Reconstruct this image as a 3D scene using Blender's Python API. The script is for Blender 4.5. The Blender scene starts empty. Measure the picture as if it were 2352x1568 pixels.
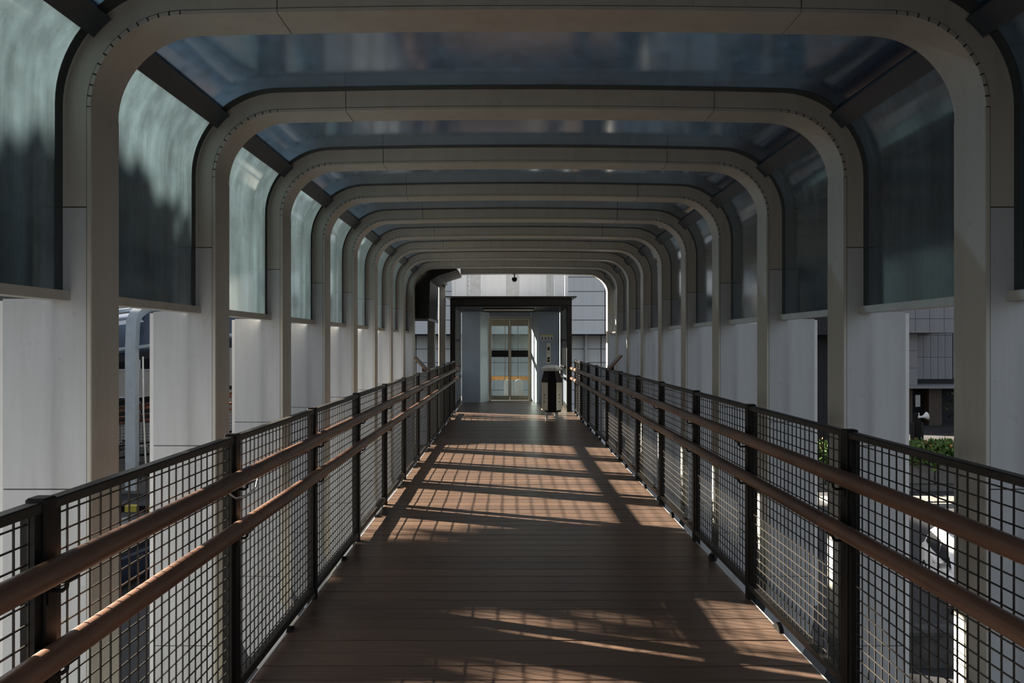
import bpy, math, random
from mathutils import Vector, Matrix, noise
random.seed(7)
scene = bpy.context.scene
COL = scene.collection
# ------------------------------------------------------------------ camera
H = 1.55                      # eye height above the deck (m)
F = 1700.0                    # focal length in pixels of the 2352 px wide frame
cam = bpy.data.cameras.new('camera'); cam.sensor_width = 36.0; cam.lens = 36.0*F/2352
cam.shift_x = 8/2352; cam.shift_y = 3/2352; cam.clip_end = 500
camo = bpy.data.objects.new('camera', cam); COL.objects.link(camo)
camo.location = (0, 0, H); camo.rotation_euler = (math.pi/2, 0, 0)
scene.camera = camo
# ------------------------------------------------------------------ sky and sun
SUN = Vector((-1.0, 0.37, 0.3565)).normalized()        # direction towards the sun
w = bpy.data.worlds.new('sky'); scene.world = w; w.use_nodes = True
nt = w.node_tree; nt.nodes.clear()
sky = nt.nodes.new('ShaderNodeTexSky'); sky.sky_type = 'NISHITA'; sky.sun_disc = False
sky.sun_elevation = math.asin(SUN.z); sky.sun_rotation = math.atan2(SUN.x, SUN.y)
sky.air_density = 1.0; sky.dust_density = 2.5; sky.ozone_density = 1.0
hs = nt.nodes.new('ShaderNodeHueSaturation'); hs.inputs['Saturation'].default_value = 0.45
bg = nt.nodes.new('ShaderNodeBackground'); bg.inputs['Strength'].default_value = 0.215
wo = nt.nodes.new('ShaderNodeOutputWorld')
nt.links.new(sky.outputs[0], hs.inputs['Color']); nt.links.new(hs.outputs[0], bg.inputs['Color']); nt.links.new(bg.outputs[0], wo.inputs[0])
sl = bpy.data.lights.new('sun', 'SUN'); sl.energy = 53.0; sl.color = (1.0, 0.88, 0.71); sl.angle = math.radians(0.53)
so = bpy.data.objects.new('sun', sl); COL.objects.link(so)
so.rotation_euler = SUN.to_track_quat('Z', 'Y').to_euler(); so.location = SUN*40
vs = scene.view_settings
vs.view_transform = 'Standard'; vs.look = 'None'; vs.gamma = 1.0; vs.use_curve_mapping = False
vs.exposure = -0.12
cy = scene.cycles
cy.max_bounces = 10; cy.diffuse_bounces = 6; cy.glossy_bounces = 4; cy.transmission_bounces = 6; cy.transparent_max_bounces = 40
cy.use_denoising = True; cy.sample_clamp_indirect = 6.0; cy.caustics_reflective = False; cy.caustics_refractive = False

# ------------------------------------------------------------------ materials
def new_mat(name):
    m = bpy.data.materials.new(name); m.use_nodes = True
    return m, m.node_tree, m.node_tree.nodes['Principled BSDF']
def ramp(nt, fac, stops):
    r = nt.nodes.new('ShaderNodeValToRGB'); e = r.color_ramp.elements
    while len(e) < len(stops): e.new(0.5)
    for el, (p, c) in zip(e, stops): el.position = p; el.color = (*c, 1)
    nt.links.new(fac, r.inputs[0]); return r.outputs[0]
def noise_tex(nt, scale, vec=(1, 1, 1), detail=5, rough=0.6, coord='Object'):
    tc = nt.nodes.new('ShaderNodeTexCoord'); mp = nt.nodes.new('ShaderNodeMapping'); mp.inputs['Scale'].default_value = vec
    n = nt.nodes.new('ShaderNodeTexNoise'); n.inputs['Scale'].default_value = scale; n.inputs['Detail'].default_value = detail; n.inputs['Roughness'].default_value = rough
    nt.links.new(tc.outputs[coord], mp.inputs[0]); nt.links.new(mp.outputs[0], n.inputs['Vector']); return n.outputs['Fac']
def mix(nt, fac, a, b, mode='MIX'):
    m = nt.nodes.new('ShaderNodeMix'); m.data_type = 'RGBA'; m.blend_type = mode
    for sock, v in ((m.inputs[0], fac), (m.inputs[6], a), (m.inputs[7], b)):
        if isinstance(v, (int, float)): sock.default_value = v
        elif isinstance(v, tuple): sock.default_value = (*v, 1)
        else: nt.links.new(v, sock)
    return m.outputs[2]
def bump(nt, b, fac, strength=0.3, dist=0.01):
    n = nt.nodes.new('ShaderNodeBump'); n.inputs['Strength'].default_value = strength; n.inputs['Distance'].default_value = dist
    nt.links.new(fac, n.inputs['Height']); nt.links.new(n.outputs[0], b.inputs['Normal'])
def plain(name, col, rough=0.5, metal=0.0, var=0.12, scale=6, bmp=0.0, vec=(1, 1, 1), spec=0.5):
    m, nt, b = new_mat(name)
    f = noise_tex(nt, scale, vec)
    lo = tuple(c*(1-var) for c in col); hi = tuple(min(1, c*(1+var)) for c in col)
    nt.links.new(ramp(nt, f, [(0.3, lo), (0.7, hi)]), b.inputs['Base Color'])
    b.inputs['Roughness'].default_value = rough; b.inputs['Metallic'].default_value = metal; b.inputs['Specular IOR Level'].default_value = spec
    if bmp: bump(nt, b, f, bmp)
    return m
def painted(name, col, streak, rough=0.55, fold_streaks=False):
    """painted cladding: fine mottling plus vertical rain streaks and stains"""
    m, nt, b = new_mat(name)
    f1 = noise_tex(nt, 1.6, (5, 5, 0.45), 6, 0.65); f2 = noise_tex(nt, 3.5, (1, 1, 1), 7, 0.7)
    f3 = noise_tex(nt, 14, (1, 1, 1), 3, 0.5)
    c = mix(nt, ramp(nt, f1, [(0.42, (0, 0, 0)), (0.78, (1, 1, 1))]), col, streak)
    c = mix(nt, ramp(nt, f2, [(0.6, (0, 0, 0)), (0.8, (.55, .55, .55))]), c, tuple(x*0.82 for x in streak))
    c = mix(nt, ramp(nt, f3, [(0.66, (0, 0, 0)), (0.74, (.35, .35, .35))]), c, tuple(x*0.6 for x in streak))
    if fold_streaks:                                  # dirt streaks washed down from the sill ends, plus painted fold shading
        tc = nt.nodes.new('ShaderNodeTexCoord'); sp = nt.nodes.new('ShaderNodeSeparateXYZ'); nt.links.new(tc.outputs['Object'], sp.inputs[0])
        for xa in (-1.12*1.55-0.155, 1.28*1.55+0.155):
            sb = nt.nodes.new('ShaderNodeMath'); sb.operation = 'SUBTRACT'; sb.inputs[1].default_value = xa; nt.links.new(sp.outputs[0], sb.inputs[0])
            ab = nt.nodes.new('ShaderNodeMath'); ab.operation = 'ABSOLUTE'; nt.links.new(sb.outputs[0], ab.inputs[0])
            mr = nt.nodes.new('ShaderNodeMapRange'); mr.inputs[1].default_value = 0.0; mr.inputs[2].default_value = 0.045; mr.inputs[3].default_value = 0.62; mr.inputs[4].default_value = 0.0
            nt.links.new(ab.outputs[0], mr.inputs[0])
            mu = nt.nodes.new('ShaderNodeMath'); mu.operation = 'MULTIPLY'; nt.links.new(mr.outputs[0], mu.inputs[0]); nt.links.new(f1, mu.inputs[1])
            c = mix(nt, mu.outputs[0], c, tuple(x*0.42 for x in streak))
    nt.links.new(c, b.inputs['Base Color']); b.inputs['Roughness'].default_value = rough
    bump(nt, b, f2, 0.05, 0.01)
    return m
M = {}
M['arch'] = painted('beige_paint', (0.485, 0.485, 0.445), (0.415, 0.405, 0.365), 0.45)
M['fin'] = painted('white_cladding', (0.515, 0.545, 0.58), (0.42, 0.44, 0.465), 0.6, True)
M['sealant'] = plain('dark_sealant', (0.05, 0.045, 0.04), 0.8)
M['rust'] = plain('rust_line', (0.16, 0.09, 0.05), 0.8)
M['frit'] = plain('dark_frit', (0.028, 0.042, 0.046), 0.35)
M['beam'] = plain('dark_grey_beam', (0.036, 0.054, 0.072), 0.45)
M['black'] = plain('black_steel', (0.007, 0.0065, 0.0065), 0.5, 0.0, 0.3, 9, spec=0.18)
M['rail_top'] = plain('worn_dark_steel', (0.016, 0.0145, 0.013), 0.45, 0.0, 0.5, 5, spec=0.3)
M['wire'] = plain('dark_wire', (0.022, 0.02, 0.018), 0.45, 0.0, spec=0.25)
M['alu'] = plain('grey_aluminium', (0.55, 0.56, 0.57), 0.4, 0.3)
M['white'] = plain('white_metal', (0.75, 0.76, 0.77), 0.4, 0, 0.05)
M['steel'] = plain('brushed_steel', (0.30, 0.27, 0.21), 0.34, 0.7, 0.12, 4, 0, (30, 30, 1))
M['mullion'] = plain('dark_grey_mullion', (0.10, 0.105, 0.11), 0.4)
M['post_grey'] = plain('grey_post', (0.22, 0.215, 0.20), 0.5)
M['lobby'] = plain('blue_grey_panel', (0.26, 0.31, 0.38), 0.4, 0, 0.05, 2)
M['lobby_light'] = plain('pale_blue_panel', (0.48, 0.53, 0.58), 0.4, 0, 0.05, 2)
M['panel'] = painted('pale_facade', (0.80, 0.81, 0.84), (0.72, 0.73, 0.76), 0.5)
M['panel_dark'] = painted('grey_facade', (0.30, 0.30, 0.33), (0.25, 0.25, 0.275), 0.5)
M['joint'] = plain('dark_joint', (0.03, 0.03, 0.033), 0.9)
M['brown'] = plain('brown_stone', (0.10, 0.075, 0.06), 0.6, 0, 0.2)
M['cream'] = plain('cream_plastic', (0.68, 0.64, 0.52), 0.45, 0, 0.06)
M['lid'] = plain('pale_grey_plastic', (0.50, 0.51, 0.50), 0.45, 0, 0.06)
M['orange'] = plain('orange_strip', (0.62, 0.25, 0.03), 0.5)
M['yellow'] = plain('yellow_plate', (0.62, 0.50, 0.08), 0.5)
M['blueroof'] = plain('dark_blue_roof', (0.035, 0.055, 0.10), 0.35, 0, 0.15)
M['bluesteel'] = plain('pale_blue_steel', (0.30, 0.36, 0.42), 0.4, 0, 0.1)
M['orangerail'] = plain('red_brown_rail', (0.24, 0.09, 0.05), 0.5)
M['concrete'] = plain('stained_concrete', (0.17, 0.165, 0.155), 0.85, 0, 0.3, 3, 0.3)
M['concrete_d'] = plain('dark_concrete', (0.07, 0.068, 0.064), 0.9, 0, 0.45, 3, 0.3)
M['asphalt'] = plain('asphalt', (0.05, 0.05, 0.054), 0.85, 0, 0.25, 0.7, 0.2)
M['leaf'] = plain('leaf_green', (0.10, 0.18, 0.04), 0.55, 0, 0.5, 2)
M['leaf_dark'] = plain('dark_leaf', (0.022, 0.04, 0.014), 0.55, 0, 0.4, 2)
M['bloom'] = plain('orange_bloom', (0.55, 0.22, 0.07), 0.6)
M['bark'] = plain('bark', (0.10, 0.075, 0.05), 0.9, 0, 0.3, 8, 0.4, (1, 1, 0.2))
M['pot'] = plain('red_clay', (0.35, 0.06, 0.04), 0.6)
M['carwhite'] = plain('white_car_paint', (0.80, 0.81, 0.83), 0.2, 0, 0.02)
M['cardark'] = plain('dark_blue_car_paint', (0.02, 0.025, 0.045), 0.2, 0, 0.05)
M['carred'] = plain('red_car_paint', (0.45, 0.03, 0.03), 0.2, 0, 0.05)
M['carglass'] = plain('dark_car_glass', (0.012, 0.014, 0.018), 0.06, 0, 0.05)
M['rubber'] = plain('tyre_rubber', (0.02, 0.02, 0.02), 0.8)
M['chrome'] = plain('chrome', (0.6, 0.6, 0.62), 0.15, 1.0, 0.03)
M['amber'] = plain('red_lens', (0.5, 0.05, 0.03), 0.3)
M['beigewall'] = painted('beige_wall', (0.50, 0.46, 0.42), (0.42, 0.39, 0.35), 0.7)
M['darkwall'] = plain('dark_curtain_wall', (0.03, 0.036, 0.045), 0.25, 0, 0.2, 0.3)
M['dimwhite'] = plain('unlit_lamp_cover', (0.6, 0.6, 0.58), 0.5, 0, 0.04)

def wood(name, c_lo, c_hi, grain_vec, rough, dust=None):
    m, nt, b = new_mat(name)
    g = noise_tex(nt, 2.2, grain_vec, 8, 0.7); blotch = noise_tex(nt, 1.3, (1, 1, 1), 4, 0.6)
    oi = nt.nodes.new('ShaderNodeObjectInfo')
    c = ramp(nt, g, [(0.3, c_lo), (0.72, c_hi)])
    rr = ramp(nt, oi.outputs['Random'], [(0.0, (0.78, 0.78, 0.80)), (1.0, (1.12, 1.08, 1.05))])
    c = mix(nt, 1.0, c, rr, 'MULTIPLY')
    if dust: c = mix(nt, ramp(nt, blotch, [(0.5, (0, 0, 0)), (0.8, (.6, .6, .6))]), c, dust)
    else: c = mix(nt, ramp(nt, blotch, [(0.5, (0, 0, 0)), (0.7, (.7, .7, .7))]), c, tuple(x*0.5 for x in c_lo))
    nt.links.new(c, b.inputs['Base Color'])
    mr = nt.nodes.new('ShaderNodeMapRange'); mr.inputs[3].default_value = rough-0.08; mr.inputs[4].default_value = rough+0.12
    nt.links.new(blotch, mr.inputs[0]); nt.links.new(mr.outputs[0], b.inputs['Roughness'])
    bump(nt, b, g, 0.18, 0.004)
    return m
M['deck'] = wood('brown_deck_wood', (0.070, 0.046, 0.035), (0.142, 0.096, 0.071), (1.2, 26, 26), 0.32, (0.155, 0.113, 0.09))
M['rail'] = wood('red_brown_handrail', (0.070, 0.036, 0.025), (0.165, 0.086, 0.055), (22, 0.9, 22), 0.38)

def glass(name, tint, dirt, dirt_col, refl=1.0, rough=0.04):
    """tinted sheet: each face lets 'tint' through, a dirty film scatters a little of the light that falls on it"""
    m = bpy.data.materials.new(name); m.use_nodes = True; nt = m.node_tree; nt.nodes.clear()
    out = nt.nodes.new('ShaderNodeOutputMaterial')
    tr = nt.nodes.new('ShaderNodeBsdfTransparent'); tr.inputs[0].default_value = (*tint, 1)
    tl = nt.nodes.new('ShaderNodeBsdfTranslucent'); tl.inputs[0].default_value = (*dirt_col, 1)
    gl = nt.nodes.new('ShaderNodeBsdfGlossy'); gl.inputs[0].default_value = (0.9, 0.95, 1, 1); gl.inputs['Roughness'].default_value = rough
    n1 = noise_tex(nt, 2.4, (5.0, 5.0, 0.30), 7, 0.7); n2 = noise_tex(nt, 2.2, (1, 1, 0.8), 6, 0.7)
    mul = nt.nodes.new('ShaderNodeMath'); mul.operation = 'MULTIPLY'
    nt.links.new(n1, mul.inputs[0]); nt.links.new(n2, mul.inputs[1])
    mr = nt.nodes.new('ShaderNodeMapRange'); mr.inputs[1].default_value = 0.12; mr.inputs[2].default_value = 0.42; mr.inputs[3].default_value = dirt*0.55; mr.inputs[4].default_value = dirt*1.5
    nt.links.new(mul.outputs[0], mr.inputs[0])
    m1 = nt.nodes.new('ShaderNodeMixShader'); nt.links.new(mr.outputs[0], m1.inputs[0]); nt.links.new(tr.outputs[0], m1.inputs[1]); nt.links.new(tl.outputs[0], m1.inputs[2])
    lw = nt.nodes.new('ShaderNodeLayerWeight'); lw.inputs[0].default_value = 0.5
    pw = nt.nodes.new('ShaderNodeMath'); pw.operation = 'POWER'; pw.inputs[1].default_value = 4.0
    ml = nt.nodes.new('ShaderNodeMath'); ml.operation = 'MULTIPLY_ADD'; ml.inputs[1].default_value = 0.75*refl; ml.inputs[2].default_value = 0.035*refl
    nt.links.new(lw.outputs['Facing'], pw.inputs[0]); nt.links.new(pw.outputs[0], ml.inputs[0])
    m2 = nt.nodes.new('ShaderNodeMixShader'); nt.links.new(ml.outputs[0], m2.inputs[0]); nt.links.new(m1.outputs[0], m2.inputs[1]); nt.links.new(gl.outputs[0], m2.inputs[2])
    nt.links.new(m2.outputs[0], out.inputs[0]); return m
M['canopy_glass'] = glass('tinted_canopy_glass', (0.050, 0.056, 0.060), 0.185, (0.54, 0.68, 0.74), 2.0, 0.12)
M['roof_glass'] = glass('tinted_roof_glass', (0.062, 0.085, 0.110), 0.070, (0.38, 0.54, 0.70), 1.7, 0.12)
M['clear'] = glass('clear_glass', (0.86, 0.90, 0.90), 0.005, (0.7, 0.75, 0.75), 0.8, 0.02)

# ------------------------------------------------------------------ mesh builder
class MB:
    def __init__(s): s.v = []; s.f = []
    def add(s, vs, fs):
        o = len(s.v); s.v += [tuple(v) for v in vs]; s.f += [tuple(i+o for i in f) for f in fs]; return s
    def box(s, x0, x1, y0, y1, z0, z1):
        return s.add([(x0,y0,z0),(x1,y0,z0),(x1,y1,z0),(x0,y1,z0),(x0,y0,z1),(x1,y0,z1),(x1,y1,z1),(x0,y1,z1)],
                     [(0,3,2,1),(4,5,6,7),(0,1,5,4),(1,2,6,5),(2,3,7,6),(3,0,4,7)])
    def cbox(s, x0, x1, y0, y1, z0, z1, b):
        """box with its four long edges along z chamfered and top/bottom eased"""
        pr = [(x0+b,y0),(x1-b,y0),(x1,y0+b),(x1,y1-b),(x1-b,y1),(x0+b,y1),(x0,y1-b),(x0,y0+b)]
        cx, cyy = (x0+x1)/2, (y0+y1)/2
        ins = [(cx+(x-cx)*(1-2*b/max(x1-x0, 1e-4)), cyy+(y-cyy)*(1-2*b/max(y1-y0, 1e-4))) for x, y in pr]
        rings = [[(x,y,z0) for x,y in ins],[(x,y,z0+b) for x,y in pr],[(x,y,z1-b) for x,y in pr],[(x,y,z1) for x,y in ins]]
        return s.loft(rings)
    def loft(s, rings, cap=True):
        o = len(s.v); n = len(rings[0])
        for r in rings: s.v += [tuple(p) for p in r]
        for k in range(len(rings)-1):
            for i in range(n):
                j = (i+1) % n
                s.f.append((o+k*n+i, o+k*n+j, o+(k+1)*n+j, o+(k+1)*n+i))
        if cap:
            s.f.append(tuple(o+i for i in reversed(range(n)))); s.f.append(tuple(o+(len(rings)-1)*n+i for i in range(n)))
        return s
    def prism_y(s, prof, y0, y1):           # profile of (x, z), counter-clockwise seen from -y
        return s.loft([[(x, y0, z) for x, z in prof], [(x, y1, z) for x, z in prof]])
    def prism_x(s, prof, x0, x1):           # profile of (y, z)
        return s.loft([[(x0, y, z) for y, z in prof], [(x1, y, z) for y, z in prof]])
    def prism_z(s, prof, z0, z1):
        return s.loft([[(x, y, z0) for x, y in prof], [(x, y, z1) for x, y in prof]])
    def tube(s, pts, r, n=10):
        pts = [Vector(p) for p in pts]; rs = r if isinstance(r, (list, tuple)) else [r]*len(pts)
        rings = []; up = None
        for i, p in enumerate(pts):
            t = (pts[min(i+1, len(pts)-1)]-pts[max(i-1, 0)]).normalized()
            if up is None: up = t.orthogonal().normalized()
            up = (up-t*up.dot(t)).normalized(); q = t.cross(up)
            rings.append([p+(up*math.cos(2*math.pi*k/n)+q*math.sin(2*math.pi*k/n))*rs[i] for k in range(n)])
        return s.loft(rings)
    def lathe(s, prof, n=16, c=(0, 0, 0), rot=0.0):     # (r, z) from bottom to top
        return s.loft([[(c[0]+r*math.cos(2*math.pi*(k+rot)/n), c[1]+r*math.sin(2*math.pi*(k+rot)/n), c[2]+z) for k in range(n)] for r, z in prof])
    def xf(s, m):
        s.v = [tuple(m @ Vector(v)) for v in s.v]; return s
    def data(s, name, smooth=False):
        me = bpy.data.meshes.new(name); me.from_pydata(s.v, [], s.f); me.update()
        if smooth:
            me.polygons.foreach_set('use_smooth', [True]*len(me.polygons)); me.set_sharp_from_angle(angle=math.radians(40))
        return me
    def build(s, name, mat, parent=None, smooth=False, stuff=False):
        me = s.data(name, smooth); me.materials.append(mat if not isinstance(mat, str) else M[mat])
        return link(name, me, parent, stuff)
def fix_normals(me):
    import bmesh
    bm = bmesh.new(); bm.from_mesh(me); bmesh.ops.recalc_face_normals(bm, faces=bm.faces); bm.to_mesh(me); bm.free()
def link(name, me, parent=None, stuff=False):
    if not me.get('nf'): fix_normals(me); me['nf'] = 1
    o = bpy.data.objects.new(name, me); COL.objects.link(o)
    if parent is not None: o.parent = parent
    if stuff: o['kind'] = 'stuff'
    return o
def thing(name, label, cat, loc=(0, 0, 0), rz=0.0, group=None, kind=None):
    o = bpy.data.objects.new(name, None); COL.objects.link(o); o.location = loc; o.rotation_euler = (0, 0, rz); o.empty_display_size = 0.2
    tag(o, label, cat, group, kind); return o
def tag(o, label=None, cat=None, group=None, kind=None):
    for k, v in (('label', label), ('category', cat), ('group', group), ('kind', kind)):
        if v: o[k] = v
    return o
def dup(root, loc, label, rz=None, skip=()):
    r = root.copy(); COL.objects.link(r); r.location = loc; r['label'] = label
    if rz is not None: r.rotation_euler = (0, 0, rz)
    for ch in root.children:
        if ch.get('side') in skip: continue
        c = ch.copy(); COL.objects.link(c); c.parent = r
        for g in ch.children:
            d = g.copy(); COL.objects.link(d); d.parent = c
    return r

# ------------------------------------------------------------------ layout numbers
S = 1.304                      # bay length
T = 0.215                      # depth of an arch
XL, XR = -1.12*H, 1.28*H       # inner faces of the arches
TOP = H+0.872*H                # soffit height at the springing of the camber
RI = 0.24*H                    # inner corner radius
WA = 0.155                     # width of the arch face
SILL = 1.745
FL, FR = -0.762*H, 0.942*H     # floor edges
GL, GR = -1.19, 1.47           # fence planes
YK = lambda k: (0.36+k)*S      # front of arch k
LOBY = 16.6                    # front of the lift lobby
ORD = {0: 'zeroth', 1: 'first', 2: 'second', 3: 'third', 4: 'fourth', 5: 'fifth', 6: 'sixth', 7: 'seventh', 8: 'eighth', 9: 'ninth', 10: 'tenth', 11: 'eleventh'}

# ------------------------------------------------------------------ ground
g = MB().box(-160, 160, -60, 260, -5.7, -5.5).build('ground', 'asphalt'); g['kind'] = 'structure'

# ------------------------------------------------------------------ floor: one plank after the other
floor = bpy.data.objects.new('floor', None); COL.objects.link(floor); floor['kind'] = 'structure'
PW = 0.1515
plank_me = MB().cbox(-1.27, 1.27, -PW/2+0.0025, PW/2-0.0025, -0.03, 0.0, 0.003).data('plank'); plank_me.materials.append(M['deck'])
me_long = MB()
pm = []
for q in range(6):
    b = MB(); y0, y1, e = -PW/2+0.003, PW/2-0.003, 0.0025
    b.prism_x([(y0, -0.03), (y1, -0.03), (y1, -e), (y1-e, 0.0), (y0+e, 0.0), (y0, -e)], FL, FR)
    me = b.data('plank'); me.materials.append(M['deck']); fix_normals(me); me['nf'] = 1; pm.append(me)
bpy.data.meshes.remove(plank_me)
y = 0.6; i = 0
while y < 19.75:
    p = link('plank', pm[i % 6], floor); p.location = (0, y, random.uniform(-0.0012, 0.0012)); y += PW; i += 1
MB().box(FL+0.06, FR-0.06, 0.5, 20.0, -0.30, -0.034).build('deck_frame', 'black', floor)
MB().box(-1.0, 1.28, 0.5, 20.0, -1.62, -0.31).build('girder', 'concrete_d', floor)  # unseen girder, added to shade the car below
for nm, x0, x1 in (('trim_left', FL-0.006, FL-0.0005), ('trim_right', FR+0.0005, FR+0.006)):
    t = MB().box(x0, x1, 0.5, LOBY-0.05, -0.05, 0.001).build(nm, 'alu'); t['kind'] = 'structure'

# ------------------------------------------------------------------ portal arches
XC, HW = (XL+XR)/2, (XR-XL)/2
def camber(x, z):
    u = min(1.0, abs(x-XC)/HW); return z+0.032*(1-u*u)
def P(x, z, nx, nz): return (x, z, nx, nz)
def leg_pts(side, z0, z1):
    x, n = (XL, -1) if side < 0 else (XR, 1)
    return [P(x, z0, n, 0), P(x, z1, n, 0)]
def arc_pts(side, a0, a1, n):             # angle 0 = at the leg, 90 = at the top
    out = []
    for i in range(n+1):
        a = math.radians(a0+(a1-a0)*i/n); nx, nz = side*math.cos(a), math.sin(a)
        cx = XL+RI if side < 0 else XR-RI; cz = TOP-RI
        x, z = cx+RI*nx, cz+RI*nz
        out.append(P(x, camber(x, z), nx, nz))
    return out
def top_pts(x0, x1, n):
    return [P(x0+(x1-x0)*i/n, camber(x0+(x1-x0)*i/n, TOP), 0, 1) for i in range(n+1)]
def strip(pts, o0, o1, y0, y1, mb=None):
    mb = mb or MB()
    return mb.loft([[(x+nx*o0, y0, z+nz*o0), (x+nx*o1, y0, z+nz*o1), (x+nx*o1, y1, z+nz*o1), (x+nx*o0, y1, z+nz*o0)] for x, z, nx, nz in pts])
Z1, Z2, Z3 = 2.114, 0.941, -0.243         # horizontal joints of the cladding
JX0, JX1 = -0.963, 1.218                  # joints in the cross beam
gq = 0.0025
def make_arch(label):
    a = thing('portal_arch', label, 'arch', (0, 0, 0), 0, 'row of portal arches over the walkway')
    def add(name, mb, m, side=None, smooth=False, stuff=False):
        o = mb.build(name, m, a, smooth, stuff)
        if side: o['side'] = side
        return o
    cl, crr = 'lefttop', 'right'
    lp = leg_pts(-1, Z1+gq, TOP-RI)+arc_pts(-1, 0, 90, 16)[1:]+top_pts(XL+RI, JX0-gq, 3)[1:]
    rp = leg_pts(1, Z1+gq, TOP-RI)+arc_pts(1, 0, 90, 16)[1:]+top_pts(XR-RI, JX1+gq, 3)[1:]
    add('corner_section', strip(lp, 0.0, WA, 0, T), 'arch', 'lefttop', True)
    add('cross_beam', strip(top_pts(JX0+gq, JX1-gq, 12), 0.0, WA, 0, T), 'arch', 'top', True)
    add('corner_section', strip(rp, 0.0, WA, 0, T), 'arch', 'right', True)
    for s, sd, xi in ((-1, 'left', XL), (1, 'right', XR)):
        xo = xi+s*0.367; top = 'lefttop' if s < 0 else 'right'
        xa = xi+s*WA
        prof = [(xi, Z2+gq), (xo, Z2+gq), (xo, SILL-0.012), (xa, SILL-0.012), (xa, Z1-gq), (xi, Z1-gq)]
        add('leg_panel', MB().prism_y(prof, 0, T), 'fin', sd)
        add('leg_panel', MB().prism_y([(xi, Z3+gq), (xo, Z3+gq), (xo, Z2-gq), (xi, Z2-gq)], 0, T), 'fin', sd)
        # foot: the outer edge curves in beneath the deck
        pts = [(xi, Z3-gq), (xo, Z3-gq), (xo, -0.47)]
        R = 0.75
        for i in range(1, 9):
            t = math.radians(62*i/8); pts.append((xo-s*(R-R*math.cos(t)), -0.47-R*math.sin(t)))
        pts += [(xi-s*0.16, pts[-1][1]), (xi-s*0.10, -0.75), (xi, -0.45)]
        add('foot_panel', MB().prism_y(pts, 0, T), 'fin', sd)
        # edge cap of the wide lower leg
        x0, x1 = sorted((xo+s*0.002, xo+s*0.024))
        add('edge_strip', MB().box(x0, x1, 0.006, T-0.006, -0.47, SILL-0.02), 'white', sd)
        # dark core behind the joints
        x0, x1 = sorted((xi+s*0.012, xo-s*0.012))
        add('leg_core', MB().box(x0, x1, 0.006, T-0.006, -0.45, SILL-0.03).box(min(xi+s*0.012, xa-s*0.012), max(xi+s*0.012, xa-s*0.012), 0.006, T-0.006, SILL-0.03, Z1+0.05), 'sealant', sd)
        # folded lip on the inner edge of the face: straight pieces, small tiles round the bend
        add('lip_strip', strip(leg_pts(s, -0.45, TOP-RI-0.004), 0.0, 0.016, -0.003, 0.01), 'arch', sd)
        xt = XL+RI if s < 0 else XR-RI
        xj = JX0 if s < 0 else JX1
        add('lip_strip', strip(top_pts(xt-s*0.004, xj, 3), 0.0, 0.016, -0.003, 0.01), 'arch', top)
        for i in range(13):
            a0, a1 = 90*i/13+0.55, 90*(i+1)/13-0.55
            add('lip_tile', strip(arc_pts(s, a0, a1, 2), 0.0, 0.016+random.uniform(-0.001, 0.001), -0.003-random.uniform(0, 0.0012), 0.01), 'arch', top)
        add('tile_bed', strip(arc_pts(s, 0, 90, 14), 0.0015, 0.019, -0.0008, 0.01), 'sealant', top)
        add('soffit_sheet', strip(leg_pts(s, -0.45, TOP-RI), -0.0025, 0.001, 0.0, T), 'arch', sd)
        add('sealant_line', strip(leg_pts(s, -0.45, TOP-RI)+arc_pts(s, 0, 90, 14)[1:]+top_pts(xt, xj, 3)[1:], 0.0165, 0.0195, -0.0006, 0.01), 'sealant', sd)
        add('rust_line', strip(leg_pts(s, SILL+0.05, TOP-RI)+arc_pts(s, 0, 90, 14)[1:]+top_pts(xt, XC, 6)[1:], WA+0.001, WA+0.004, 0.003, 0.02), 'rust', sd)
    add('lip_strip', strip(top_pts(JX0+0.003, JX1-0.003, 10), 0.0, 0.016, -0.003, 0.01), 'arch', 'top')
    add('sealant_line', strip(top_pts(JX0, JX1, 10), 0.0165, 0.0195, -0.0006, 0.01), 'sealant', 'top')
    return a
arch_label = {k: 'beige rounded portal arch with white lower legs, %s in the row from the camera' % ORD[k-1] for k in range(2, 11)}
arch_label[2] = 'beige rounded portal arch with white lower legs, the largest and nearest in view'
arch0 = make_arch(arch_label[2]); arch0.location = (0, YK(2), 0)
for k in range(3, 11): dup(arch0, (0, YK(k), 0), arch_label[k])
dup(arch0, (0, YK(11), 0), 'beige rounded portal arch nearest the lift lobby, its right corner edged with sunlight', skip=('left', 'lefttop'))
dup(arch0, (0, YK(1), 0), 'beige portal arch just outside the near edge of the picture')
dup(arch0, (0, YK(0), 0), 'beige portal arch over the place where the photographer stands')

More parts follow.
